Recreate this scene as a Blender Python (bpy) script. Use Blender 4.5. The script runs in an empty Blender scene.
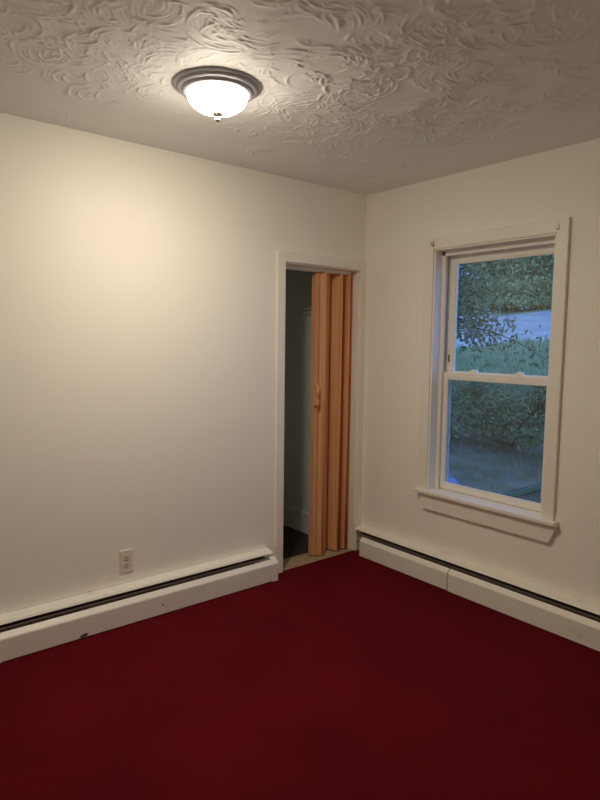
import bpy, bmesh, math, random
import numpy as np
from mathutils import Vector, Matrix

random.seed(7)
rng = np.random.default_rng(11)
scene = bpy.context.scene
col = scene.collection

# ------------------------------------------------------------------ camera
cam_d = bpy.data.cameras.new('camera')
cam = bpy.data.objects.new('camera', cam_d)
col.objects.link(cam)
cam_d.sensor_fit = 'VERTICAL'
cam_d.sensor_height = 24.0
cam_d.sensor_width = 18.0
cam_d.lens = 606.71 / 800.0 * 24.0
cam_d.clip_start = 0.05
cam_d.clip_end = 300
cr = Vector((0.77450874, -0.63244677, 0.01213657))
cu = Vector((0.05238097, 0.08324376, 0.9951516))
cf = Vector((0.63039071, 0.77011789, -0.0976012))
cam.matrix_world = Matrix(((cr.x, cu.x, -cf.x, -2.8823),
                           (cr.y, cu.y, -cf.y, -2.8676),
                           (cr.z, cu.z, -cf.z, 1.4184),
                           (0, 0, 0, 1)))
scene.camera = cam

# ------------------------------------------------------------------ dusk sky, exposure
world = bpy.data.worlds.new('dusk_sky')
scene.world = world
world.use_nodes = True
wn = world.node_tree
bg = wn.nodes['Background']
bg.inputs['Color'].default_value = (0.235, 0.46, 1.08, 1)
bg.inputs['Strength'].default_value = 1.9
scene.view_settings.view_transform = 'Standard'
scene.view_settings.look = 'None'
scene.view_settings.gamma = 1.0
scene.view_settings.use_curve_mapping = False
scene.view_settings.exposure = 0.0

scene.cycles.max_bounces = 16
scene.cycles.diffuse_bounces = 12

LAMP_STRENGTH = 246.0
LAMP_COLOR = (1.0, 0.875, 0.69, 1)

# ------------------------------------------------------------------ helpers
def new_mat(name, color, rough=0.6, spec=0.3, metal=0.0, bump=None, var=None, coat=0.0):
    """bump=(scale, strength, distance, detail); var=(scale, color2, low, high)"""
    m = bpy.data.materials.new(name)
    m.use_nodes = True
    nt = m.node_tree
    b = nt.nodes['Principled BSDF']
    b.inputs['Base Color'].default_value = (*color, 1)
    b.inputs['Roughness'].default_value = rough
    b.inputs['Specular IOR Level'].default_value = spec
    b.inputs['Metallic'].default_value = metal
    b.inputs['Coat Weight'].default_value = coat
    tc = nt.nodes.new('ShaderNodeTexCoord')
    if var:
        n = nt.nodes.new('ShaderNodeTexNoise')
        n.inputs['Scale'].default_value = var[0]
        n.inputs['Detail'].default_value = 6
        nt.links.new(tc.outputs['Object'], n.inputs['Vector'])
        r = nt.nodes.new('ShaderNodeValToRGB')
        r.color_ramp.elements[0].position = var[2]
        r.color_ramp.elements[1].position = var[3]
        r.color_ramp.elements[0].color = (*color, 1)
        r.color_ramp.elements[1].color = (*var[1], 1)
        nt.links.new(n.outputs['Fac'], r.inputs['Fac'])
        nt.links.new(r.outputs['Color'], b.inputs['Base Color'])
    if bump:
        n = nt.nodes.new('ShaderNodeTexNoise')
        n.inputs['Scale'].default_value = bump[0]
        n.inputs['Detail'].default_value = bump[3]
        nt.links.new(tc.outputs['Object'], n.inputs['Vector'])
        bp = nt.nodes.new('ShaderNodeBump')
        bp.inputs['Strength'].default_value = bump[1]
        bp.inputs['Distance'].default_value = bump[2]
        nt.links.new(n.outputs['Fac'], bp.inputs['Height'])
        nt.links.new(bp.outputs['Normal'], b.inputs['Normal'])
    return m

def finish(bm, name, mat, parent=None, smooth=False):
    me = bpy.data.meshes.new(name)
    bmesh.ops.recalc_face_normals(bm, faces=bm.faces[:])
    bm.to_mesh(me)
    bm.free()
    return link_mesh(me, name, mat, parent, smooth)

def link_mesh(me, name, mat, parent=None, smooth=False):
    if mat:
        me.materials.append(mat)
    if smooth:
        me.polygons.foreach_set('use_smooth', [True] * len(me.polygons))
    o = bpy.data.objects.new(name, me)
    col.objects.link(o)
    if parent:
        o.parent = parent
    return o

def add_box(bm, x0, x1, y0, y1, z0, z1, bevel=0.0, seg=2):
    vs = [bm.verts.new(p) for p in ((x0, y0, z0), (x1, y0, z0), (x1, y1, z0), (x0, y1, z0),
                                    (x0, y0, z1), (x1, y0, z1), (x1, y1, z1), (x0, y1, z1))]
    fs = [bm.faces.new([vs[i] for i in f]) for f in ((0, 3, 2, 1), (4, 5, 6, 7), (0, 1, 5, 4),
                                                     (1, 2, 6, 5), (2, 3, 7, 6), (3, 0, 4, 7))]
    if bevel > 0:
        es = set()
        for f in fs:
            es.update(f.edges)
        bmesh.ops.bevel(bm, geom=list(es), offset=bevel, segments=seg, affect='EDGES', profile=0.6)

def box(name, dims, mat, parent=None, bevel=0.0, seg=2):
    bm = bmesh.new()
    add_box(bm, *dims, bevel=bevel, seg=seg)
    return finish(bm, name, mat, parent)

def add_prism(bm, poly, origin, u, v, w, length, bevel=0.0):
    """extrude closed 2D polygon (in u,v) along w"""
    o = Vector(origin); u = Vector(u); v = Vector(v); w = Vector(w)
    a = [bm.verts.new(o + u * p[0] + v * p[1]) for p in poly]
    b = [bm.verts.new(o + u * p[0] + v * p[1] + w * length) for p in poly]
    n = len(poly)
    fs = [bm.faces.new(a[::-1]), bm.faces.new(b)]
    for i in range(n):
        fs.append(bm.faces.new((a[i], a[(i + 1) % n], b[(i + 1) % n], b[i])))
    if bevel > 0:
        es = set()
        for f in fs:
            es.update(f.edges)
        bmesh.ops.bevel(bm, geom=list(es), offset=bevel, segments=2, affect='EDGES', profile=0.6)

def prism(name, poly, origin, u, v, w, length, mat, parent=None, bevel=0.0):
    bm = bmesh.new()
    add_prism(bm, poly, origin, u, v, w, length, bevel)
    return finish(bm, name, mat, parent)

def add_lathe(bm, prof, n=64, center=(0, 0, 0), close=False):
    rings = []
    for r, z in prof:
        if r < 1e-6:
            rings.append([bm.verts.new((center[0], center[1], center[2] + z))])
        else:
            rings.append([bm.verts.new((center[0] + r * math.cos(2 * math.pi * k / n),
                                        center[1] + r * math.sin(2 * math.pi * k / n), center[2] + z)) for k in range(n)])
    for a, b in zip(rings[:-1], rings[1:]):
        for k in range(n):
            k2 = (k + 1) % n
            if len(a) == 1 and len(b) == 1:
                continue
            if len(a) == 1:
                bm.faces.new((a[0], b[k], b[k2]))
            elif len(b) == 1:
                bm.faces.new((a[k], b[0], a[k2]))
            else:
                bm.faces.new((a[k], b[k], b[k2], a[k2]))

def add_tube(bm, pts, radii, n=8):
    rings = []
    pts = [Vector(p) for p in pts]
    for i, p in enumerate(pts):
        d = (pts[min(i + 1, len(pts) - 1)] - pts[max(i - 1, 0)]).normalized()
        a = d.cross(Vector((0, 0, 1)))
        if a.length < 0.05:
            a = d.cross(Vector((1, 0, 0)))
        a.normalize()
        b = d.cross(a)
        rings.append([bm.verts.new(p + (a * math.cos(2 * math.pi * k / n) + b * math.sin(2 * math.pi * k / n)) * radii[i]) for k in range(n)])
    for r0, r1 in zip(rings[:-1], rings[1:]):
        for k in range(n):
            bm.faces.new((r0[k], r0[(k + 1) % n], r1[(k + 1) % n], r1[k]))
    bm.faces.new(rings[0][::-1])
    bm.faces.new(rings[-1])

def empty(name, loc=(0, 0, 0)):
    o = bpy.data.objects.new(name, None)
    o.empty_display_size = 0.1
    col.objects.link(o)
    o.location = loc
    return o

def tag(o, label=None, cat=None, group=None, kind=None):
    if label: o['label'] = label
    if cat: o['category'] = cat
    if group: o['group'] = group
    if kind: o['kind'] = kind
    return o

def adopt(o, parent):
    """parent keeping the world position (parents are only translated)"""
    o.parent = parent
    o.matrix_parent_inverse = Matrix.Translation(-Vector(parent.location))

# ------------------------------------------------------------------ materials
M = {}
M['wall'] = new_mat('cream_wall_paint', (0.90, 0.872, 0.805), 0.55, 0.25, bump=(55, 0.10, 0.004, 5))
M['ceiling'] = new_mat('ceiling_plaster', (0.85, 0.865, 0.865), 0.6, 0.3, bump=(120, 0.25, 0.002, 4))
M['trim'] = new_mat('semi_gloss_cream_trim', (0.86, 0.83, 0.755), 0.38, 0.4, bump=(30, 0.05, 0.003, 3))
M['vinyl'] = new_mat('white_window_vinyl', (0.86, 0.84, 0.78), 0.35, 0.4)
M['closet'] = new_mat('grey_green_closet_paint', (0.80, 0.86, 0.84), 0.7, 0.2)
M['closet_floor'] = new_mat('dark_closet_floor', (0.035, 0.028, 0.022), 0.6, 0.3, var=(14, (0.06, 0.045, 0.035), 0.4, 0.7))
M['heater'] = new_mat('painted_heater_metal', (0.86, 0.83, 0.755), 0.4, 0.4, bump=(20, 0.10, 0.004, 4),
                      var=(9, (0.66, 0.60, 0.50), 0.62, 0.80))
M['fin'] = new_mat('dark_heater_interior', (0.05, 0.043, 0.035), 0.55, 0.4, metal=0.3)
M['steel'] = new_mat('bare_steel_strip', (0.72, 0.69, 0.63), 0.38, 0.5, metal=1.0)
M['chip'] = new_mat('chipped_paint_primer', (0.10, 0.07, 0.05), 0.7, 0.2)
M['pewter'] = new_mat('pewter_lamp_metal', (0.42, 0.435, 0.48), 0.42, 0.5, metal=0.4)
M['brass'] = new_mat('nickel_finial', (0.50, 0.46, 0.40), 0.3, 0.5, metal=1.0)
M['plate'] = new_mat('ivory_outlet_plastic', (0.80, 0.74, 0.63), 0.4, 0.4)
M['socket'] = new_mat('ivory_outlet_face', (0.72, 0.65, 0.53), 0.4, 0.4)
M['slot'] = new_mat('outlet_slot_dark', (0.05, 0.04, 0.03), 0.6, 0.2)
M['hook_white'] = new_mat('white_bracket_enamel', (0.85, 0.84, 0.80), 0.3, 0.5)
M['hook_brass'] = new_mat('dull_brass_bracket', (0.42, 0.36, 0.20), 0.4, 0.5, metal=0.6)
M['threshold'] = new_mat('worn_wood_threshold', (0.42, 0.31, 0.20), 0.6, 0.3, var=(25, (0.33, 0.24, 0.15), 0.4, 0.7))
M['tagm'] = new_mat('olive_paper_tag', (0.16, 0.19, 0.06), 0.6, 0.2)

def wood_mat():
    m = bpy.data.materials.new('tan_woodgrain_vinyl')
    m.use_nodes = True
    nt = m.node_tree
    b = nt.nodes['Principled BSDF']
    b.inputs['Roughness'].default_value = 0.5
    b.inputs['Specular IOR Level'].default_value = 0.3
    tc = nt.nodes.new('ShaderNodeTexCoord')
    mp = nt.nodes.new('ShaderNodeMapping')
    mp.inputs['Scale'].default_value = (60, 60, 1.6)
    nt.links.new(tc.outputs['Object'], mp.inputs['Vector'])
    n = nt.nodes.new('ShaderNodeTexNoise')
    n.inputs['Scale'].default_value = 1.0
    n.inputs['Detail'].default_value = 5
    n.inputs['Distortion'].default_value = 0.6
    nt.links.new(mp.outputs['Vector'], n.inputs['Vector'])
    r = nt.nodes.new('ShaderNodeValToRGB')
    r.color_ramp.elements[0].position = 0.30
    r.color_ramp.elements[1].position = 0.72
    r.color_ramp.elements[0].color = (0.58, 0.285, 0.130, 1)
    r.color_ramp.elements[1].color = (0.78, 0.430, 0.215, 1)
    nt.links.new(n.outputs['Fac'], r.inputs['Fac'])
    nt.links.new(r.outputs['Color'], b.inputs['Base Color'])
    return m
M['wood'] = wood_mat()

def carpet_mat():
    m = bpy.data.materials.new('burgundy_carpet')
    m.use_nodes = True
    nt = m.node_tree
    b = nt.nodes['Principled BSDF']
    b.inputs['Roughness'].default_value = 0.95
    b.inputs['Specular IOR Level'].default_value = 0.05
    b.inputs['Sheen Weight'].default_value = 0.0
    tc = nt.nodes.new('ShaderNodeTexCoord')
    n = nt.nodes.new('ShaderNodeTexNoise')
    n.inputs['Scale'].default_value = 420
    n.inputs['Detail'].default_value = 3
    n2 = nt.nodes.new('ShaderNodeTexNoise')
    n2.inputs['Scale'].default_value = 2.2
    n2.inputs['Detail'].default_value = 4
    for q in (n, n2):
        nt.links.new(tc.outputs['Object'], q.inputs['Vector'])
    ad = nt.nodes.new('ShaderNodeMath'); ad.operation = 'ADD'
    s = nt.nodes.new('ShaderNodeMath'); s.operation = 'MULTIPLY'; s.inputs[1].default_value = 0.5
    nt.links.new(n.outputs['Fac'], ad.inputs[0]); nt.links.new(n2.outputs['Fac'], ad.inputs[1])
    nt.links.new(ad.outputs[0], s.inputs[0])
    r = nt.nodes.new('ShaderNodeValToRGB')
    r.color_ramp.elements[0].position = 0.35
    r.color_ramp.elements[1].position = 0.68
    r.color_ramp.elements[0].color = (0.088, 0.0036, 0.0080, 1)
    r.color_ramp.elements[1].color = (0.140, 0.0060, 0.0125, 1)
    nt.links.new(s.outputs[0], r.inputs['Fac'])
    nt.links.new(r.outputs['Color'], b.inputs['Base Color'])
    bp = nt.nodes.new('ShaderNodeBump')
    bp.inputs['Strength'].default_value = 0.5
    bp.inputs['Distance'].default_value = 0.004
    nt.links.new(n.outputs['Fac'], bp.inputs['Height'])
    nt.links.new(bp.outputs['Normal'], b.inputs['Normal'])
    return m
M['carpet'] = carpet_mat()

def emit_mat():
    m = bpy.data.materials.new('lit_frosted_glass_bowl')
    m.use_nodes = True
    nt = m.node_tree
    b = nt.nodes['Principled BSDF']
    b.inputs['Base Color'].default_value = (0.9, 0.88, 0.8, 1)
    b.inputs['Roughness'].default_value = 0.3
    b.inputs['Emission Color'].default_value = LAMP_COLOR
    # the bulb sits low in the bowl: the frosted glass glows strongest underneath, weaker towards the rim
    ge = nt.nodes.new('ShaderNodeTexCoord')
    sp = nt.nodes.new('ShaderNodeSeparateXYZ')
    nt.links.new(ge.outputs['Object'], sp.inputs[0])
    mr = nt.nodes.new('ShaderNodeMapRange')
    mr.inputs['From Min'].default_value = -0.030
    mr.inputs['From Max'].default_value = -0.096
    nt.links.new(sp.outputs['Z'], mr.inputs['Value'])
    pw = nt.nodes.new('ShaderNodeMath'); pw.operation = 'POWER'; pw.inputs[1].default_value = 2.5
    nt.links.new(mr.outputs[0], pw.inputs[0])
    ma = nt.nodes.new('ShaderNodeMath'); ma.operation = 'MULTIPLY_ADD'
    ma.inputs[1].default_value = LAMP_STRENGTH * 0.95
    ma.inputs[2].default_value = LAMP_STRENGTH * 0.05
    nt.links.new(pw.outputs[0], ma.inputs[0])
    nt.links.new(ma.outputs[0], b.inputs['Emission Strength'])
    return m
M['bowl'] = emit_mat()

def glass_mat():
    m = bpy.data.materials.new('window_glass')
    m.use_nodes = True
    nt = m.node_tree
    nt.nodes.remove(nt.nodes['Principled BSDF'])
    out = nt.nodes['Material Output']
    t = nt.nodes.new('ShaderNodeBsdfTransparent')
    t.inputs['Color'].default_value = (0.93, 0.96, 0.95, 1)
    g = nt.nodes.new('ShaderNodeBsdfGlossy')
    g.inputs['Roughness'].default_value = 0.02
    fr = nt.nodes.new('ShaderNodeFresnel')
    # both faces of the thin pane reflect like an air-to-glass surface
    ge = nt.nodes.new('ShaderNodeNewGeometry')
    io = nt.nodes.new('ShaderNodeMath'); io.operation = 'MULTIPLY_ADD'
    io.inputs[1].default_value = 1 / 1.5 - 1.5
    io.inputs[2].default_value = 1.5
    nt.links.new(ge.outputs['Backfacing'], io.inputs[0])
    nt.links.new(io.outputs[0], fr.inputs['IOR'])
    mx = nt.nodes.new('ShaderNodeMixShader')
    nt.links.new(fr.outputs[0], mx.inputs[0])
    nt.links.new(t.outputs[0], mx.inputs[1])
    nt.links.new(g.outputs[0], mx.inputs[2])
    nt.links.new(mx.outputs[0], out.inputs['Surface'])
    return m
M['glass'] = glass_mat()

def screen_mat():
    m = bpy.data.materials.new('fibreglass_insect_mesh')
    m.use_nodes = True
    nt = m.node_tree
    b = nt.nodes['Principled BSDF']
    b.inputs['Base Color'].default_value = (0.07, 0.075, 0.08, 1)
    b.inputs['Roughness'].default_value = 0.7
    out = nt.nodes['Material Output']
    t = nt.nodes.new('ShaderNodeBsdfTransparent')
    mx = nt.nodes.new('ShaderNodeMixShader')
    mx.inputs[0].default_value = 0.27
    nt.links.new(t.outputs[0], mx.inputs[1])
    nt.links.new(b.outputs[0], mx.inputs[2])
    nt.links.new(mx.outputs[0], out.inputs['Surface'])
    return m
M['screen'] = screen_mat()

# ------------------------------------------------------------------ room shell
H = 2.36
XL, YN = -3.65, -3.60            # far left wall face, near wall face
DX0, DX1, DZ = -0.668, -0.047, 1.8775      # closet doorway
TB = 0.13                        # back wall thickness
WY0, WY1, WZ0, WZ1 = -1.320, -0.575, 0.513, 1.955   # window opening
TW = 0.15                        # window wall thickness

tag(box('floor', (XL, 0, YN, 0.0, -0.1, 0.0), M['carpet']), 'dark burgundy red wall to wall carpet floor', 'floor', kind='structure')

bm = bmesh.new()
add_box(bm, XL, DX0, 0, TB, -0.1, H + 0.1)
add_box(bm, DX0, DX1, 0, TB, DZ, H + 0.1)
add_box(bm, DX1, 0.0, 0, TB, -0.1, H + 0.1)
tag(finish(bm, 'wall_back', M['wall']), 'cream painted wall with the closet doorway and wall outlet', 'wall', kind='structure')

bm = bmesh.new()
add_box(bm, 0, TW, WY1, TB, -0.9, H + 0.1)
add_box(bm, 0, TW, YN, WY0, -0.9, H + 0.1)
add_box(bm, 0, TW, WY0, WY1, -0.9, WZ0)
add_box(bm, 0, TW, WY0, WY1, WZ1, H + 0.1)
tag(finish(bm, 'wall_right', M['wall']), 'cream painted wall with the double hung window', 'wall', kind='structure')
tag(box('wall_left', (XL - 0.1, XL, YN, TB, -0.1, H + 0.1), M['wall']), 'cream painted wall on the left outside the picture', 'wall', kind='structure')
tag(box('wall_near', (XL - 0.1, TW, YN - 0.1, YN, -0.1, H + 0.1), M['wall']), 'cream painted wall behind the viewer', 'wall', kind='structure')

# textured plaster ceiling: real trowel-swirl relief
def make_ceiling():
    xs = np.concatenate([np.arange(XL - 0.05, -2.9, 0.03), np.arange(-2.9, 0.051, 0.005)])
    ys = np.concatenate([np.arange(YN - 0.05, -2.5, 0.03), np.arange(-2.5, 0.051, 0.005)])
    X, Y = np.meshgrid(xs, ys)
    hgt = np.zeros_like(X)
    def low(freq, seed):
        r = np.random.default_rng(seed)
        v = np.zeros_like(X)
        for _ in range(10):
            a = r.uniform(0, 2 * np.pi); f = freq * r.uniform(0.5, 1.6); ph = r.uniform(0, 6.28)
            v += np.sin(f * (X * np.cos(a) + Y * np.sin(a)) + ph)
        return v / 10 ** 0.5
    # overlapping fans of curved ridges left by the brush
    nf = 1300
    for k in range(nf):
        fx = rng.uniform(-3.0, 0.0); fy = rng.uniform(-2.6, 0.0)
        dw = min(-fx, -fy)
        dens = 0.05 + 0.95 * min(1.0, max(0.0, (dw - 0.42) / 0.40))
        if rng.uniform() > dens:
            continue
        r0 = rng.uniform(0.015, 0.09); n = rng.integers(4, 9); dr = rng.uniform(0.009, 0.017)
        a0 = rng.uniform(-np.pi, np.pi); span = rng.uniform(0.5, 1.5)
        rm = r0 + n * dr + 0.02
        i0, i1 = np.searchsorted(xs, [fx - rm, fx + rm]); j0, j1 = np.searchsorted(ys, [fy - rm, fy + rm])
        if i1 - i0 < 3 or j1 - j0 < 3:
            continue
        x = X[j0:j1, i0:i1] - fx; y = Y[j0:j1, i0:i1] - fy
        ecc = rng.uniform(0.65, 1.0)
        ca, sa = np.cos(a0), np.sin(a0)
        u = x * ca + y * sa; v = (-x * sa + y * ca) / ecc
        r = np.hypot(u, v); th = np.arctan2(v, u)
        win = np.clip((span - np.abs(th)) / 0.25, 0, 1)
        patch = np.zeros_like(r)
        for i in range(n):
            rr = r0 + i * dr + rng.uniform(-0.003, 0.003)
            off = rng.uniform(-0.35, 0.35); w2 = np.clip((span * rng.uniform(0.5, 1.0) - np.abs(th - off)) / 0.3, 0, 1)
            sg = rng.uniform(0.0024, 0.0040)
            amp = rng.uniform(0.0003, 0.0022) * (1 + 0.5 * np.sin(th * rng.uniform(3, 9) + rng.uniform(0, 6)))
            patch = np.maximum(patch, amp * w2 * np.exp(-((r - rr) / sg) ** 2))
        blob = win * np.exp(-((r - r0 - n * dr * 0.5) / (n * dr * 0.6)) ** 2) * 0.0006
        hgt[j0:j1, i0:i1] = np.maximum(hgt[j0:j1, i0:i1], patch + blob)
    # single heavier dabs
    for k in range(300):
        fx = rng.uniform(-2.9, -0.3); fy = rng.uniform(-2.5, -0.45); a = rng.uniform(0, np.pi)
        L = rng.uniform(0.015, 0.05); W = rng.uniform(0.004, 0.007); h0 = rng.uniform(0.0012, 0.003)
        rm = 0.09
        i0, i1 = np.searchsorted(xs, [fx - rm, fx + rm]); j0, j1 = np.searchsorted(ys, [fy - rm, fy + rm])
        x = X[j0:j1, i0:i1] - fx; y = Y[j0:j1, i0:i1] - fy
        u = x * np.cos(a) + y * np.sin(a); v = -x * np.sin(a) + y * np.cos(a) + 6 * u * u
        hgt[j0:j1, i0:i1] = np.maximum(hgt[j0:j1, i0:i1], h0 * np.exp(-(u / L) ** 2 - (v / W) ** 2))
    heavy = 1.0 + 0.9 * np.clip((X + 1.75) / 0.8, 0, 1)      # thicker plaster towards the window wall
    Z = H - hgt * heavy * np.clip(1.0 + 0.25 * low(3.0, 5), 0.35, 1.6) + 0.0009 * low(5.0, 9)
    ny, nx = X.shape
    co = np.stack([X, Y, Z], -1).reshape(-1, 3)
    idx = np.arange(nx * ny).reshape(ny, nx)
    q = np.stack([idx[:-1, :-1], idx[1:, :-1], idx[1:, 1:], idx[:-1, 1:]], -1).reshape(-1, 4)
    # slab above
    base = len(co)
    x0, x1, y0, y1 = xs[0], xs[-1], ys[0], ys[-1]
    co = np.concatenate([co, [[x0, y0, H + 0.12], [x1, y0, H + 0.12], [x1, y1, H + 0.12], [x0, y1, H + 0.12]]])
    q = np.concatenate([q, [[base, base + 1, base + 2, base + 3]]])
    me = bpy.data.meshes.new('ceiling')
    me.vertices.add(len(co)); me.vertices.foreach_set('co', co.astype(np.float32).ravel())
    me.loops.add(q.size); me.loops.foreach_set('vertex_index', q.astype(np.int32).ravel())
    me.polygons.add(len(q))
    me.polygons.foreach_set('loop_start', np.arange(0, q.size, 4, dtype=np.int32))
    me.update(calc_edges=True)
    o = link_mesh(me, 'ceiling', M['ceiling'], smooth=True)
    tag(o, 'off white plaster ceiling with swirled brush texture', 'ceiling', kind='structure')
make_ceiling()

# ------------------------------------------------------------------ closet behind the doorway
CX0, CX1, CY1 = -1.05, -0.06, 0.98
tag(box('wall_closet_right', (CX1, 0.0, TB, CY1 + 0.08, -0.1, H + 0.1), M['closet']), 'grey green side wall inside the dark closet', 'wall', kind='structure')
tag(box('wall_closet_back', (CX0, CX1, CY1, CY1 + 0.08, -0.1, H + 0.1), M['closet']), 'grey green back wall deep inside the closet', 'wall', kind='structure')
tag(box('wall_closet_left', (CX0 - 0.08, CX0, TB, CY1 + 0.08, -0.1, H + 0.1), M['closet']), 'closet side wall hidden behind the door jamb', 'wall', kind='structure')
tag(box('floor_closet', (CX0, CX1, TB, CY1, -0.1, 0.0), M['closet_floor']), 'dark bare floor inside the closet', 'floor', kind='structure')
tag(box('ceiling_closet', (CX0 - 0.08, 0.0, TB, CY1 + 0.08, H, H + 0.1), M['closet']), 'closet ceiling above the doorway', 'ceiling', kind='structure')
tag(prism('baseboard_closet', [(0, 0), (0.016, 0), (0.016, 0.145), (0.010, 0.158), (0, 0.16)], (CX1, TB, 0), (-1, 0, 0), (0, 0, 1), (0, 1, 0), CY1 - TB, M['closet']),
    'tall painted baseboard along the closet side wall', 'baseboard', kind='structure')
cleat = empty('shelf_cleat', (CX1, 0.5, 1.60))
tag(cleat, 'pale shelf cleat on the closet wall beside the folding door', 'cleat')
adopt(box('board', (CX1 - 0.02, CX1, 0.40, 0.525, 1.605, 1.640), M['trim'], bevel=0.003), cleat)
adopt(box('ledge', (CX1 - 0.045, CX1, 0.40, 0.50, 1.640, 1.652), M['trim'], bevel=0.002), cleat)

# wooden threshold strip in the doorway
thr = empty('trim_1', (-0.35, 0.08, 0))
tag(thr, 'worn tan wood threshold strip across the closet doorway', 'threshold', kind='structure')
adopt(box('threshold_board', (DX0, DX1, 0.0, TB + 0.02, -0.05, 0.003), M['threshold'], bevel=0.002), thr)

# door casing and jamb lining
cas = empty('trim_2', (-0.36, 0, 0))
tag(cas, 'cream painted casing around the closet doorway', 'door casing', kind='structure')
def casing(name, dims):
    adopt(box(name, dims, M['trim'], bevel=0.003), cas)
casing('side_casing', (-0.724, DX0, -0.018, 0.0, 0, 1.939))
casing('side_casing', (DX1, -0.001, -0.018, 0.0, 0, 1.939))
casing('head_casing', (DX0, DX1, -0.018, 0.0, DZ, 1.939))
casing('jamb', (DX0 - 0.001, DX0 + 0.004, -0.006, TB + 0.01, 0.003, DZ))
casing('jamb', (DX1 - 0.010, DX1 + 0.001, -0.006, TB + 0.01, 0.003, DZ))
casing('head_jamb', (DX0, DX1, -0.006, TB + 0.01, DZ - 0.008, DZ + 0.001))

# ------------------------------------------------------------------ accordion folding door
door = empty('door_1', (-0.2, 0.08, 0))
tag(door, 'tan wood grain accordion folding door pushed to the right of the closet opening', 'folding door', kind='structure')
adopt(box('track', (DX0 + 0.004, DX1 - 0.010, 0.058, 0.100, 1.848, DZ - 0.008), M['trim'], bevel=0.003), door)
ZB, ZT = 0.012, 1.846
# lead post
bm = bmesh.new()
add_box(bm, -0.368, -0.337, 0.058, 0.102, ZB, ZT, bevel=0.005)
post = finish(bm, 'lead_post', M['wood'])
adopt(post, door)
# handle on the post
bm = bmesh.new()
hp = [(-0.362, 0.058, 1.00), (-0.362, 0.036, 1.012), (-0.362, 0.031, 1.04), (-0.362, 0.031, 1.095), (-0.362, 0.036, 1.123), (-0.362, 0.058, 1.135)]
add_tube(bm, hp, [0.010, 0.0095, 0.008, 0.008, 0.0095, 0.010], 10)
hd = finish(bm, 'handle', M['wood'], smooth=True)
adopt(hd, door)
FOLD = [(-0.334, 0.080), (-0.304, 0.036), (-0.192, 0.122), (-0.164, 0.036), (-0.108, 0.122), (-0.095, 0.036), (-0.062, 0.122), (-0.062, 0.040)]
def slat(a, b):
    a = Vector((a[0], a[1], 0)); b = Vector((b[0], b[1], 0))
    d = b - a
    L = d.length; u = d / L; n = Vector((-u.y, u.x, 0))
    g = 0.004; t = 0.0035
    poly = [(g, -t * 0.4), (g + 0.006, -t), (L - g - 0.006, -t), (L - g, -t * 0.4), (L - g, t * 0.4), (L - g - 0.006, t), (g + 0.006, t), (g, t * 0.4)]
    o = prism('slat', poly, a + Vector((0, 0, ZB)), u, n, (0, 0, 1), ZT - ZB, M['wood'])
    adopt(o, door)
for a, b in zip(FOLD[:-1], FOLD[1:]):
    slat(a, b)
for p in FOLD[1:-1]:
    bm = bmesh.new()
    add_tube(bm, [(p[0], p[1], ZB), (p[0], p[1], ZT)], [0.0042, 0.0042], 8)
    adopt(finish(bm, 'hinge', M['wood'], smooth=True), door)

# ------------------------------------------------------------------ window
win = empty('window_1', (0, -0.94, WZ0))
tag(win, 'white double hung window with cream casing looking onto a dusk garden', 'window', kind='structure')
def wpart(name, dims, mat='trim', bevel=0.003, parent=None):
    o = box(name, dims, M[mat], bevel=bevel)
    adopt(o, win)
    return o
def sub(o, parent):
    o.parent = parent            # the sash itself already sits in world coordinates
CF = -0.020
wpart('side_casing', (CF, 0.0, WY1, WY1 + 0.066, 0.535, 2.020))
wpart('side_casing', (CF, 0.0, WY0 - 0.060, WY0, 0.535, 2.022))
wpart('head_casing', (CF + 0.002, 0.0, WY0, WY1, WZ1, 2.020))
st = wpart('stool', (-0.048, 0.074, WY0 - 0.080, WY1 + 0.069, 0.512, 0.535), bevel=0.006)
# apron with slanted ends
adopt(prism('apron', [(-1.402, 0.512), (-0.515, 0.512), (-0.560, 0.416), (-1.362, 0.416)], (-0.022, 0, 0), (0, 1, 0), (0, 0, 1), (1, 0, 0), 0.022, M['trim'], bevel=0.003), win)
# jamb liners
wpart('side_jamb', (-0.010, TW, WY1 - 0.012, WY1 + 0.001, 0.535, WZ1))
wpart('side_jamb', (-0.010, TW, WY0 - 0.001, WY0 + 0.012, 0.535, WZ1))
wpart('head_jamb', (-0.010, TW, WY0, WY1, WZ1 - 0.010, WZ1 + 0.001))
wpart('sill_pan', (0.074, TW + 0.03, WY0, WY1, 0.505, 0.533), 'vinyl')
# interior stops
wpart('side_stop', (0.052, 0.068, WY1 - 0.034, WY1 - 0.012, 0.535, WZ1 - 0.010))
wpart('side_stop', (0.052, 0.068, WY0 + 0.012, WY0 + 0.030, 0.535, WZ1 - 0.010))
wpart('head_stop', (0.052, 0.068, WY0 + 0.012, WY1 - 0.012, 1.918, WZ1 - 0.010))

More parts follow.
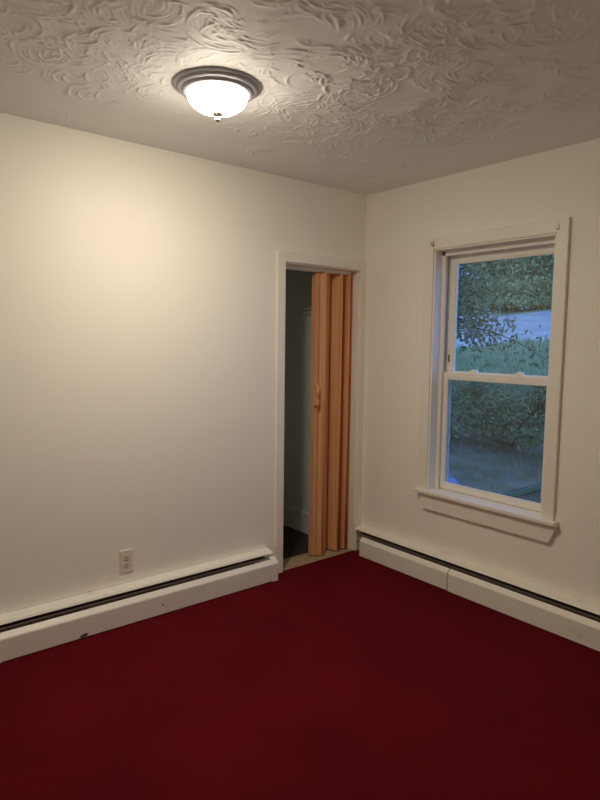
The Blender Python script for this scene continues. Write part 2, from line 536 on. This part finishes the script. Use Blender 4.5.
def sash(name, x0, x1, y0, y1, z0, z1, sw, br, tr, gx):
    """stiles, rails, bead and pane under one part"""
    s = wpart(name, (x0, x1, y1 - sw, y1, z0, z1), 'vinyl', 0.003)          # left stile carries the sash
    for nm, d in (('stile', (x0, x1, y0, y0 + sw, z0, z1)),
                  ('bottom_rail', (x0, x1, y0 + sw, y1 - sw, z0, z0 + br)),
                  ('top_rail', (x0, x1, y0 + sw, y1 - sw, z1 - tr, z1))):
        o = box(nm, d, M['vinyl'], bevel=0.003); sub(o, s)
    # glazing bead: four thin strips around the glass
    b = 0.008
    for d in ((gx - 0.012, gx - 0.002, y0 + sw, y0 + sw + b, z0 + br, z1 - tr), (gx - 0.012, gx - 0.002, y1 - sw - b, y1 - sw, z0 + br, z1 - tr),
              (gx - 0.016, gx - 0.002, y0 + sw + b, y1 - sw - b, z0 + br, z0 + br + b), (gx - 0.012, gx - 0.002, y0 + sw + b, y1 - sw - b, z1 - tr - b, z1 - tr)):
        o = box('glazing_bead', d, M['vinyl'], bevel=0.002); sub(o, s)
    p = box('pane', (gx, gx + 0.004, y0 + sw, y1 - sw, z0 + br, z1 - tr), M['glass'])
    sub(p, s)
    return s
low_s = sash('lower_sash', 0.074, 0.104, WY0 + 0.014, WY1 - 0.014, 0.536, 1.243, 0.040, 0.036, 0.036, 0.088)
up_s = sash('upper_sash', 0.110, 0.140, WY0 + 0.014, WY1 - 0.014, 1.205, 1.938, 0.052, 0.036, 0.056, 0.124)
# sash locks on the meeting rail
for yy in (-0.805, -1.095):
    bm = bmesh.new()
    add_prism(bm, [(-0.030, 0), (0.030, 0), (0.028, 0.009), (0.008, 0.022), (-0.018, 0.018)], (0.080, yy, 1.243), (0, 1, 0), (0, 0, 1), (1, 0, 0), 0.022, bevel=0.002)
    lk = finish(bm, 'sash_lock', M['hook_white'])
    adopt(lk, win)
# paper tag on the upper left track
wpart('sticker', (0.108, 0.1095, WY1 - 0.046, WY1 - 0.034, 1.30, 1.345), 'tagm', 0.0)
# insect screen in front of the lower half, outside
sf = wpart('screen_frame', (0.143, 0.155, WY1 - 0.034, WY1 - 0.014, 0.535, 1.225), 'vinyl', 0.002)
for d in ((0.143, 0.155, WY0 + 0.014, WY0 + 0.034, 0.535, 1.225), (0.143, 0.155, WY0 + 0.034, WY1 - 0.034, 0.535, 0.553), (0.143, 0.155, WY0 + 0.034, WY1 - 0.034, 1.207, 1.225)):
    o = box('frame_bar', d, M['vinyl'], bevel=0.002); sub(o, sf)
o = box('insect_mesh', (0.148, 0.149, WY0 + 0.034, WY1 - 0.034, 0.553, 1.207), M['screen']); sub(o, sf)

# curtain rod hooks on the casing
def rod_hook(y, z, mat, label):
    e = empty('curtain_rod_hook', (CF, y, z))
    tag(e, label, 'hook', 'curtain rod hooks on the window casing')
    adopt(box('back_plate', (CF - 0.003, CF, y - 0.005, y + 0.005, z - 0.015, z + 0.014), M[mat], bevel=0.001), e)
    bm = bmesh.new()
    add_tube(bm, [(CF - 0.002, y, z - 0.010), (CF - 0.016, y, z - 0.012), (CF - 0.021, y, z - 0.004), (CF - 0.021, y, z + 0.010)], [0.003, 0.003, 0.003, 0.0025], 8)
    adopt(finish(bm, 'hook', M[mat], smooth=True), e)
rod_hook(-0.574, 1.985, 'hook_brass', 'dull brass curtain rod hook at the upper left window corner')
rod_hook(-1.326, 1.983, 'hook_white', 'white curtain rod hook at the upper right window corner')

# ------------------------------------------------------------------ ceiling light
LX, LY = -1.633, -0.834
lamp = empty('ceiling_light', (LX, LY, H))
tag(lamp, 'lit flush mount ceiling light with pewter rim and frosted glass bowl', 'ceiling light')
bm = bmesh.new()
add_lathe(bm, [(0.0, 0.004), (0.158, 0.004), (0.162, 0.000), (0.163, -0.004), (0.161, -0.008), (0.155, -0.011), (0.150, -0.0115), (0.149, -0.015), (0.146, -0.019),
               (0.139, -0.0215), (0.133, -0.022), (0.132, -0.026), (0.127, -0.031), (0.121, -0.033), (0.115, -0.033), (0.114, -0.030), (0.0, -0.030)], 96)
finish(bm, 'rim_pan', M['pewter'], lamp, False)
bm = bmesh.new()
prof = []
for i in range(17):
    a = math.pi / 2 * i / 16
    prof.append((0.1135 * math.cos(a) ** 0.85 if i < 16 else 0.0, -0.030 - 0.070 * math.sin(a)))
add_lathe(bm, prof, 64)
finish(bm, 'glass_bowl', M['bowl'], lamp, True)
bm = bmesh.new()
add_lathe(bm, [(0.0, -0.094), (0.020, -0.096), (0.022, -0.101), (0.018, -0.107), (0.011, -0.111), (0.009, -0.116), (0.012, -0.122), (0.009, -0.129), (0.0, -0.132)], 32)
finish(bm, 'finial', M['brass'], lamp, True)

# ------------------------------------------------------------------ wall outlet
out = empty('wall_outlet', (-1.6655, 0, 0.2935))
tag(out, 'ivory duplex wall outlet above the baseboard heater', 'outlet')
adopt(box('cover_plate', (-1.700, -1.631, -0.007, 0.0, 0.236, 0.351), M['plate'], bevel=0.003), out)
for zz in (0.3135, 0.2735):
    bm = bmesh.new()
    poly = []
    for k in range(24):
        a = 2 * math.pi * k / 24
        poly.append((0.0165 * max(-1, min(1, math.cos(a) * 1.0)), max(-0.0125, min(0.0125, 0.0165 * math.sin(a)))))
    add_prism(bm, poly, (-1.6655, -0.0095, zz), (1, 0, 0), (0, 0, 1), (0, 1, 0), 0.004)
    rc = finish(bm, 'receptacle', M['socket'])
    adopt(rc, out)
    for dx, h in ((-0.0065, 0.009), (0.0065, 0.007)):
        s = box('slot', (-1.6655 + dx - 0.0012, -1.6655 + dx + 0.0012, -0.0100, -0.0090, zz - 0.001, zz - 0.001 + h), M['slot'])
        s.parent = rc
    bm = bmesh.new()
    add_tube(bm, [(-1.6655, -0.0100, zz - 0.007), (-1.6655, -0.0090, zz - 0.007)], [0.0024, 0.0024], 12)
    s = finish(bm, 'ground_hole', M['slot'])
    s.parent = rc
bm = bmesh.new()
add_tube(bm, [(-1.6655, -0.0085, 0.2935), (-1.6655, -0.0060, 0.2935)], [0.003, 0.003], 12)
adopt(finish(bm, 'screw', M['steel']), out)

# ------------------------------------------------------------------ baseboard heaters
# profile: d = distance from wall, z = height
HOOD = [(0.0, 0.0), (0.004, 0.0), (0.004, 0.168), (0.058, 0.164), (0.066, 0.159), (0.069, 0.160), (0.062, 0.170), (0.004, 0.178), (0.004, 0.187), (0.0, 0.187)]
FRONT = [(0.097, 0.006), (0.100, 0.006), (0.102, 0.104), (0.099, 0.110), (0.078, 0.129), (0.072, 0.127), (0.073, 0.124), (0.095, 0.104)]
DAMP = [(0.020, 0.152), (0.022, 0.149), (0.066, 0.1405), (0.066, 0.1435)]
def heater(name, label, along, start, hood_len, fronts, cap=None, seam=None):
    """along: 'x' (on the back wall, running -x) or 'y' (on the window wall, running -y)"""
    if along == 'x':
        base = Vector((start, 0, 0)); u = Vector((0, -1, 0)); w = Vector((-1, 0, 0))
    else:
        base = Vector((0, start, 0)); u = Vector((-1, 0, 0)); w = Vector((0, -1, 0))
    v = Vector((0, 0, 1))
    e = empty(name, base)
    tag(e, label, 'heater', 'baseboard heaters')
    def pr(nm, poly, s, L, mat, bev=0.0):
        o = prism(nm, poly, base + w * s, u, v, w, L, M[mat], bevel=bev)
        adopt(o, e)
        return o
    s0, L0 = hood_len
    pr('hood', HOOD, s0, L0, 'heater')
    pr('damper', DAMP, s0 + 0.05, L0 - 0.06, 'fin')
    pr('damper_edge', [(0.066, 0.1405), (0.0725, 0.1395), (0.0725, 0.1425), (0.066, 0.1440)], s0 + 0.13, L0 - 0.16, 'steel')
    for i, (a, b) in enumerate(fronts):
        pr('front_panel', FRONT if i % 2 == 0 else [(p[0] + 0.0055, p[1] + (0.003 if p[1] > 0.05 else 0)) for p in FRONT], a, b - a, 'heater')
    # copper tube and fins inside
    bm = bmesh.new()
    p0 = base + w * (s0 + 0.01) + u * 0.045 + v * 0.075
    add_tube(bm, [p0, p0 + w * (L0 - 0.02)], [0.011, 0.011], 10)
    adopt(finish(bm, 'pipe', M['steel'], smooth=True), e)
    bm = bmesh.new()
    k = s0 + 0.10
    while k < s0 + L0 - 0.05:
        add_prism(bm, [(0.016, 0.045), (0.074, 0.045), (0.074, 0.108), (0.016, 0.108)], base + w * k, u, v, w, 0.0012)
        k += 0.012
    f = finish(bm, 'fins', M['fin']); adopt(f, e); f['kind'] = 'stuff'
    if cap is not None:
        pr('end_cap', [(0.070, 0.003), (0.105, 0.003), (0.106, 0.108), (0.102, 0.114), (0.080, 0.136), (0.064, 0.140), (0.061, 0.134), (0.076, 0.127), (0.070, 0.10)],
           cap[0], cap[1], 'heater', 0.0)
    return e, pr
h1, pr1 = heater('baseboard_heater', 'long cream baseboard heater under the wall outlet with chipped paint', 'x', -0.725,
                 (0.060, 2.95), [(0.060, 1.56), (1.556, 3.0)], cap=(0.047, 0.038))
# joint sleeve near the left of the picture, and a paint chip
pr1('seam_sleeve', [(0.0035, 0.1800), (0.0625, 0.1720), (0.0710, 0.1605), (0.0660, 0.1575), (0.0590, 0.1630), (0.0030, 0.1670)], 1.50, 0.10, 'heater')
def chip(e, verts_d, mat='chip'):
    bm = bmesh.new()
    add_prism(bm, verts_d, (0, -0.1022, 0), (1, 0, 0), (0, 0, 1), (0, -1, 0), 0.0006)
    adopt(finish(bm, 'paint_chip', M[mat]), e)
chip(h1, [(x - 0.132, z) for x, z in ((-1.812, 0.013), (-1.796, 0.008), (-1.775, 0.012), (-1.768, 0.022), (-1.785, 0.026), (-1.803, 0.021))])
chip(h1, [(-1.520, 0.052), (-1.512, 0.050), (-1.508, 0.056), (-1.516, 0.059)])
h2, pr2 = heater('baseboard_heater', 'cream baseboard heater along the wall beneath the window', 'y', -0.020,
                 (0.006, 3.3), [(0.088, 0.794), (0.803, 2.1), (2.098, 3.3)])

# ------------------------------------------------------------------ outdoors at dusk
def leaf_mesh(name, pts, size, mat, droop=0.3, jitter=0.35, aspect=0.45, r=None):
    r = r or np.random.default_rng(3)
    n = len(pts)
    d = r.normal(size=(n, 3)); d[:, 2] -= droop; d /= np.linalg.norm(d, axis=1)[:, None]
    s = r.normal(size=(n, 3)); s -= (s * d).sum(1)[:, None] * d; s /= np.linalg.norm(s, axis=1)[:, None]
    nn = np.cross(d, s)
    L = size * (1 + jitter * r.uniform(-1, 1, n))[:, None]
    base = pts; tip = pts + d * L
    lft = pts + d * L * 0.45 + s * L * aspect * 0.5 + nn * L * 0.08
    rgt = pts + d * L * 0.45 - s * L * aspect * 0.5 + nn * L * 0.08
    co = np.stack([base, lft, tip, rgt], 1).reshape(-1, 3)
    i = np.arange(n) * 4
    tr = np.concatenate([np.stack([i, i + 1, i + 2], 1), np.stack([i, i + 2, i + 3], 1)])
    me = bpy.data.meshes.new(name)
    me.vertices.add(len(co)); me.vertices.foreach_set('co', co.astype(np.float32).ravel())
    me.loops.add(tr.size); me.loops.foreach_set('vertex_index', tr.astype(np.int32).ravel())
    me.polygons.add(len(tr)); me.polygons.foreach_set('loop_start', np.arange(0, tr.size, 3, dtype=np.int32))
    me.update(calc_edges=True)
    me.materials.append(mat)
    return me

def leaf_mat(name, c1, c2):
    return new_mat(name, c1, 0.6, 0.25, var=(1.6, c2, 0.38, 0.62))
M['leaf_near'] = leaf_mat('grey_green_leaves', (0.13, 0.15, 0.075), (0.20, 0.22, 0.10))
M['leaf_shrub'] = leaf_mat('deep_green_shrub_leaves', (0.20, 0.28, 0.14), (0.38, 0.45, 0.22))
M['leaf_far'] = leaf_mat('green_tree_leaves', (0.32, 0.38, 0.17), (0.46, 0.48, 0.22))
M['bark'] = new_mat('dark_bark', (0.060, 0.050, 0.045), 0.9, 0.1, bump=(18, 0.6, 0.02, 5))
M['soil_grass'] = new_mat('patchy_lawn', (0.26, 0.33, 0.18), 0.95, 0.05, var=(0.9, (0.26, 0.26, 0.18), 0.42, 0.62), bump=(9, 0.8, 0.05, 6))
M['yard'] = new_mat('worn_yard_gravel_and_grass', (0.15, 0.17, 0.10), 0.95, 0.05, var=(2.4, (0.30, 0.28, 0.25), 0.42, 0.66), bump=(16, 0.8, 0.04, 6))
M['road'] = new_mat('pale_gravel_drive', (0.48, 0.46, 0.46), 0.95, 0.05, var=(1.1, (0.38, 0.37, 0.38), 0.40, 0.64), bump=(14, 0.7, 0.05, 6))
M['grass'] = leaf_mat('grass_blades', (0.28, 0.37, 0.20), (0.40, 0.48, 0.27))
M['bluep'] = new_mat('blue_plastic', (0.24, 0.32, 0.60), 0.35, 0.4)
M['greenp'] = new_mat('dark_green_paint', (0.020, 0.13, 0.060), 0.7, 0.3)

D = np.array([0.846, 0.533]); R_ = np.array([0.533, -0.846]); O = np.array([0.0, -0.95])
HS = [(-6, -0.52), (0, -0.52), (4.5, -0.52), (6.6, -0.42), (8.2, 0.10), (9.6, 0.50), (12.5, 0.86), (16.5, 1.22), (20, 1.75), (26.5, 2.85), (30, 3.1), (60, 4.0), (90, 4.5)]
def gz(s, t):
    z = np.interp(s, [a for a, b in HS], [b for a, b in HS])
    w = np.clip((s - 3) / 5, 0, 1)
    return z + w * (0.10 * np.sin(0.9 * t + 0.4 * s) + 0.06 * np.sin(1.7 * t - 0.8 * s + 1.0))
def P(s, t):
    q = O + D * s + R_ * t
    return np.array([q[0], q[1], float(gz(s, t))])
def terrain(name, s_range, t_range, step, mat, dz=0.0, near=False):
    ss = np.arange(s_range[0], s_range[1] + 1e-6, step); ts = np.arange(t_range[0], t_range[1] + 1e-6, step)
    verts = []; raw = []; idx = {}
    faces = []
    for i, s in enumerate(ss):
        for j, t in enumerate(ts):
            q = P(s, t)
            idx[i, j] = len(verts); verts.append((max(q[0], TW + 0.01), q[1], q[2] + dz)); raw.append(q[0])
    for i in range(len(ss) - 1):
        for j in range(len(ts) - 1):
            f = (idx[i, j], idx[i, j + 1], idx[i + 1, j + 1], idx[i + 1, j])
            if (max(raw[k] for k in f) > TW + 0.02) if near else (min(raw[k] for k in f) > TW):
                faces.append(f)
    me = bpy.data.meshes.new(name)
    me.from_pydata(verts, [], faces)
    me.update()
    o = link_mesh(me, name, mat, smooth=True)
    return o
tag(terrain('ground_yard', (-6, 8.0), (-16, 16), 0.5, M['yard'], near=True), 'worn yard of grass and gravel just outside the window', 'ground', kind='structure')
tag(terrain('ground_lawn', (8.0, 16.5), (-26, 26), 0.5, M['soil_grass']), 'green grassy bank rising behind the dark shrubs', 'ground', kind='structure')
tag(terrain('ground_drive', (16.5, 26.5), (-36, 36), 0.5, M['road']), 'pale grey blue gravel drive above the grass bank', 'road', kind='structure')
tag(terrain('ground_woodland', (26.5, 74.5), (-48, 48), 2.0, M['soil_grass']), 'woodland floor under the distant trees', 'ground', kind='structure')

# grass blades on the bank and in the yard
def grass(name, n, s_rng, t_rng, h, seed, label):
    r = np.random.default_rng(seed)
    s = r.uniform(*s_rng, n); t = r.uniform(*t_rng, n)
    q = O + s[:, None] * D + t[:, None] * R_
    z = gz(s, t)
    keep = q[:, 0] > TW + 0.25
    base = np.column_stack([q, z])[keep]
    m = len(base)
    a = r.uniform(0, 6.28, m); w = np.stack([np.cos(a), np.sin(a), np.zeros(m)], 1) * h * 0.09
    lean = np.stack([r.normal(0, .35, m), r.normal(0, .35, m), np.ones(m)], 1) * (h * r.uniform(0.5, 1.2, m))[:, None]
    co = np.stack([base - w, base + w, base + lean], 1).reshape(-1, 3)
    me = bpy.data.meshes.new(name)
    me.vertices.add(len(co)); me.vertices.foreach_set('co', co.astype(np.float32).ravel())
    me.loops.add(m * 3); me.loops.foreach_set('vertex_index', np.arange(m * 3, dtype=np.int32))
    me.polygons.add(m); me.polygons.foreach_set('loop_start', np.arange(0, m * 3, 3, dtype=np.int32))
    me.update(calc_edges=True)
    o = link_mesh(me, name, M['grass'])
    tag(o, label, 'grass', kind='stuff')
grass('bank_grass', 60000, (8.3, 16.8), (-9, 9), 0.22, 21, 'soft green grass covering the bank below the drive')
grass('yard_grass', 16000, (2.0, 8.0), (-6, 6), 0.08, 22, 'short sparse grass growing in the yard below the window')

def blob_points(n, c, rad, r, shell=0.55, lumps=9, flat=0.8):
    """points in a lumpy crown: many overlapping leaf clumps"""
    cs = r.normal(size=(lumps, 3)); cs /= np.linalg.norm(cs, axis=1)[:, None]
    cs *= (r.uniform(0.25, 0.8, lumps))[:, None]
    k = r.integers(0, lumps, n)
    p = r.normal(size=(n, 3)); p /= np.linalg.norm(p, axis=1)[:, None]
    p *= (r.uniform(shell, 1.0, n))[:, None] * r.uniform(0.38, 0.58, lumps)[k][:, None]
    p = (cs[k] + p) * np.array([rad, rad, rad * flat])
    return p + np.array(c)

# --- near tree with a drooping branch seen in the upper pane
r5 = np.random.default_rng(5)
tp = P(4.75, -0.62)
near = empty('leafy_tree', tuple(tp))
tag(near, 'near leafy tree with drooping branches in the upper window pane', 'tree')
bm = bmesh.new()
add_tube(bm, [(0, 0, -0.1), (0.02, 0.03, 0.7), (-0.03, 0.05, 1.5), (0.03, 0.02, 2.4), (0.0, 0.0, 3.4), (0.05, 0.05, 4.6)], [0.075, 0.058, 0.052, 0.046, 0.036, 0.015], 12)
finish(bm, 'trunk', M['bark'], near, True)
rv = np.array([R_[0], R_[1], 0.0]); dv = np.array([D[0], D[1], 0.0]); zv = np.array([0, 0, 1.0])
branches = []
specs = [  # start height, lateral reach, depth reach, end height change
    (2.10, 1.20, -0.25, -0.42), (2.15, 0.45, -0.20, -0.20), (2.35, 0.50, 0.20, -0.12), (2.65, 0.50, -0.30, -0.25),
    (2.85, 0.62, 0.10, -0.05), (2.55, 0.42, -0.45, -0.50), (3.10, 0.95, -0.10, -0.15), (3.30, 0.70, -0.35, 0.20),
    (2.20, 0.32, -0.25, -0.30), (2.50, -0.90, -0.20, -0.20), (3.00, -1.00, 0.25, 0.30), (2.80, -0.40, -0.70, 0.00),
    (3.30, 0.20, 0.80, 0.40), (3.60, -0.70, -0.30, 0.50), (3.60, 0.70, 0.10, 0.60)]
pts_all = []
for (h0, lr, dr_, dz) in specs:
    a = np.array([0, 0, h0]); e = a + rv * lr + dv * dr_ + zv * dz
    mid = (a + e) / 2 + zv * (0.22 if dz < 0.2 else 0.05)
    path = [(1 - u) ** 2 * a + 2 * u * (1 - u) * mid + u * u * e for u in np.linspace(0, 1, 7)]
    bm = bmesh.new()
    add_tube(bm, path, list(np.linspace(0.011, 0.003, 7)), 6)
    finish(bm, 'branch', M['bark'], near, True)
    for q, u in zip(path, np.linspace(0, 1, 7)):
        n = int(24 + 24 * u)
        pts_all.append(q + r5.normal(0, 0.13 + 0.03 * u, (n, 3)))
pts_all.append(blob_points(2600, (0, 0, 4.0), 1.15, r5, 0.2, 12, 0.8))
fo = link_mesh(leaf_mesh('foliage', np.concatenate(pts_all), 0.072, M['leaf_near'], droop=0.6, r=r5), 'foliage', None, near)
fo['kind'] = 'stuff'

# --- shrubs at the foot of the bank
def shrub_mesh(seed, n):
    r = np.random.default_rng(seed)
    p = blob_points(n, (0, 0, 0.50), 0.72, r, 0.15, 10, 0.85)
    p[:, 2] = np.abs(p[:, 2])
    return leaf_mesh('shrub_foliage', p, 0.085, M['leaf_shrub'], droop=0.0, r=r)
sm = [shrub_mesh(s, 2600) for s in (31, 32, 33)]
def stem_mesh(seed):
    r = np.random.default_rng(seed)
    bm = bmesh.new()
    for k in range(6):
        a = r.uniform(0, 6.28)
        e = np.array([math.cos(a) * 0.35, math.sin(a) * 0.35, r.uniform(0.5, 0.8)])
        add_tube(bm, [(0, 0, -0.08), tuple(e * 0.5 + np.array([0, 0, 0.08])), tuple(e)], [0.016, 0.011, 0.005], 6)
    me = bpy.data.meshes.new('shrub_stems')
    bm.to_mesh(me); bm.free(); me.materials.append(M['bark'])
    return me
stm = stem_mesh(41)
shr = [(6.9, 0.25, 1.00), (7.3, 1.15, 0.92), (7.0, -0.75, 1.08), (7.9, 0.7, 1.0), (7.8, -0.2, 0.95), (7.5, 2.1, 0.95), (7.2, 3.1, 1.1), (7.4, -1.8, 1.0), (7.1, -2.9, 1.1),
       (7.6, 4.3, 1.05), (7.5, -4.1, 1.0), (7.8, 5.5, 1.1), (7.3, -5.4, 1.1)]
for k, (s, t, sc) in enumerate(shr):
    q = P(s, t)
    e = empty('shrub', tuple(q)); e.scale = (sc, sc, sc * 0.78); e.rotation_euler.z = k * 1.3
    tag(e, 'dark green leafy shrub at the foot of the bank outside', 'shrub', 'shrubs along the foot of the bank')
    f = bpy.data.objects.new('foliage', sm[k % 3]); col.objects.link(f); f.parent = e; f['kind'] = 'stuff'
    g = bpy.data.objects.new('stems', stm); col.objects.link(g); g.parent = e

# --- woodland behind the drive
def far_mesh(seed, n):
    r = np.random.default_rng(seed)
    p = blob_points(n, (0, 0, 5.0), 3.4, r, 0.35, 16, 1.35)
    m = n // 2                                   # fill the whole crown down to the understorey
    e = r.normal(size=(m, 3)); e /= np.linalg.norm(e, axis=1)[:, None]; e *= (r.uniform(0.2, 1.0, m) ** 0.4)[:, None]
    p[:m] = e * np.array([3.3, 3.3, 4.6]) + np.array([0, 0, 4.4])
    b = n // 6
    a = r.uniform(0, 6.283, b); q = 3.6 * r.uniform(0.1, 1.0, b) ** 0.5
    p[:b] = np.stack([q * np.cos(a), q * np.sin(a), r.uniform(0.0, 1.9, b)], 1)
    p[:, 2] = np.maximum(p[:, 2], 0.15 + 0.5 * r.uniform(size=n))
    return leaf_mesh('crown', p, 0.21, M['leaf_far'], droop=0.2, aspect=0.6, r=r)
fm = [far_mesh(s, 26000) for s in (51, 52, 53)]
bm = bmesh.new()
add_tube(bm, [(0, 0, -0.4), (0.1, 0, 2.0), (0, 0.1, 5.0), (0, 0, 8.0)], [0.26, 0.20, 0.14, 0.05], 10)
ftm = bpy.data.meshes.new('far_trunk'); bm.to_mesh(ftm); bm.free(); ftm.materials.append(M['bark'])
k = 0
for row, (s0, n, dt, sc0) in enumerate(((30, 13, 4.3, 0.80), (39, 11, 6.6, 1.15))):
    for j in range(n):
        t = (j - (n - 1) / 2) * dt + r5.uniform(-0.8, 0.8)
        s = s0 + r5.uniform(-1.0, 1.0)
        q = P(s, t)
        sc = sc0 * r5.uniform(0.88, 1.15)
        e = empty('woodland_tree', tuple(q)); e.scale = (sc, sc, sc); e.rotation_euler.z = r5.uniform(0, 6.28)
        tag(e, ('distant green tree at the edge of the gravel drive', 'taller green tree deep in the woodland behind the drive')[row], 'tree',
            ('trees along the drive', 'trees deep in the woodland')[row])
        f = bpy.data.objects.new('crown', fm[k % 3]); col.objects.link(f); f.parent = e; f['kind'] = 'stuff'
        g = bpy.data.objects.new('trunk', ftm); col.objects.link(g); g.parent = e
        k += 1

# --- blue rounded tub in the yard
tq = P(3.95, -0.57)
tub = empty('plastic_tub', tuple(tq))
tag(tub, 'blue rounded plastic tub in the yard at the lower left of the window', 'tub')
bm = bmesh.new()
add_lathe(bm, [(0.0, 0.30), (0.10, 0.298), (0.17, 0.28), (0.215, 0.235), (0.235, 0.16), (0.25, 0.02), (0.24, 0.02), (0.0, 0.03)], 40)
finish(bm, 'body', M['bluep'], tub, True)
bm = bmesh.new()
add_lathe(bm, [(0.245, 0.0), (0.272, 0.0), (0.276, 0.012), (0.272, 0.028), (0.248, 0.030), (0.245, 0.0)], 40)
finish(bm, 'lip', M['bluep'], tub, True)

# --- dark green pole lying slanted in the yard
pa, pb = P(3.70, -0.18), P(5.60, 1.20)
pole = empty('garden_pole', tuple(pa + np.array([0, 0, 0.04])))
tag(pole, 'dark green pole lying slanted across the yard at the lower right', 'pole')
bm = bmesh.new()
v = pb - pa
add_tube(bm, [(0, 0, 0), tuple(v * 0.5 + np.array([0, 0, 0.03])), tuple(v)], [0.034, 0.034, 0.030], 14)
finish(bm, 'shaft', M['greenp'], pole, True)
for q in (np.zeros(3), v):
    bm = bmesh.new()
    dd = v / np.linalg.norm(v) * 0.02
    add_tube(bm, [tuple(q - dd), tuple(q + dd)], [0.040, 0.040], 14)
    finish(bm, 'end_cap', M['greenp'], pole, True)
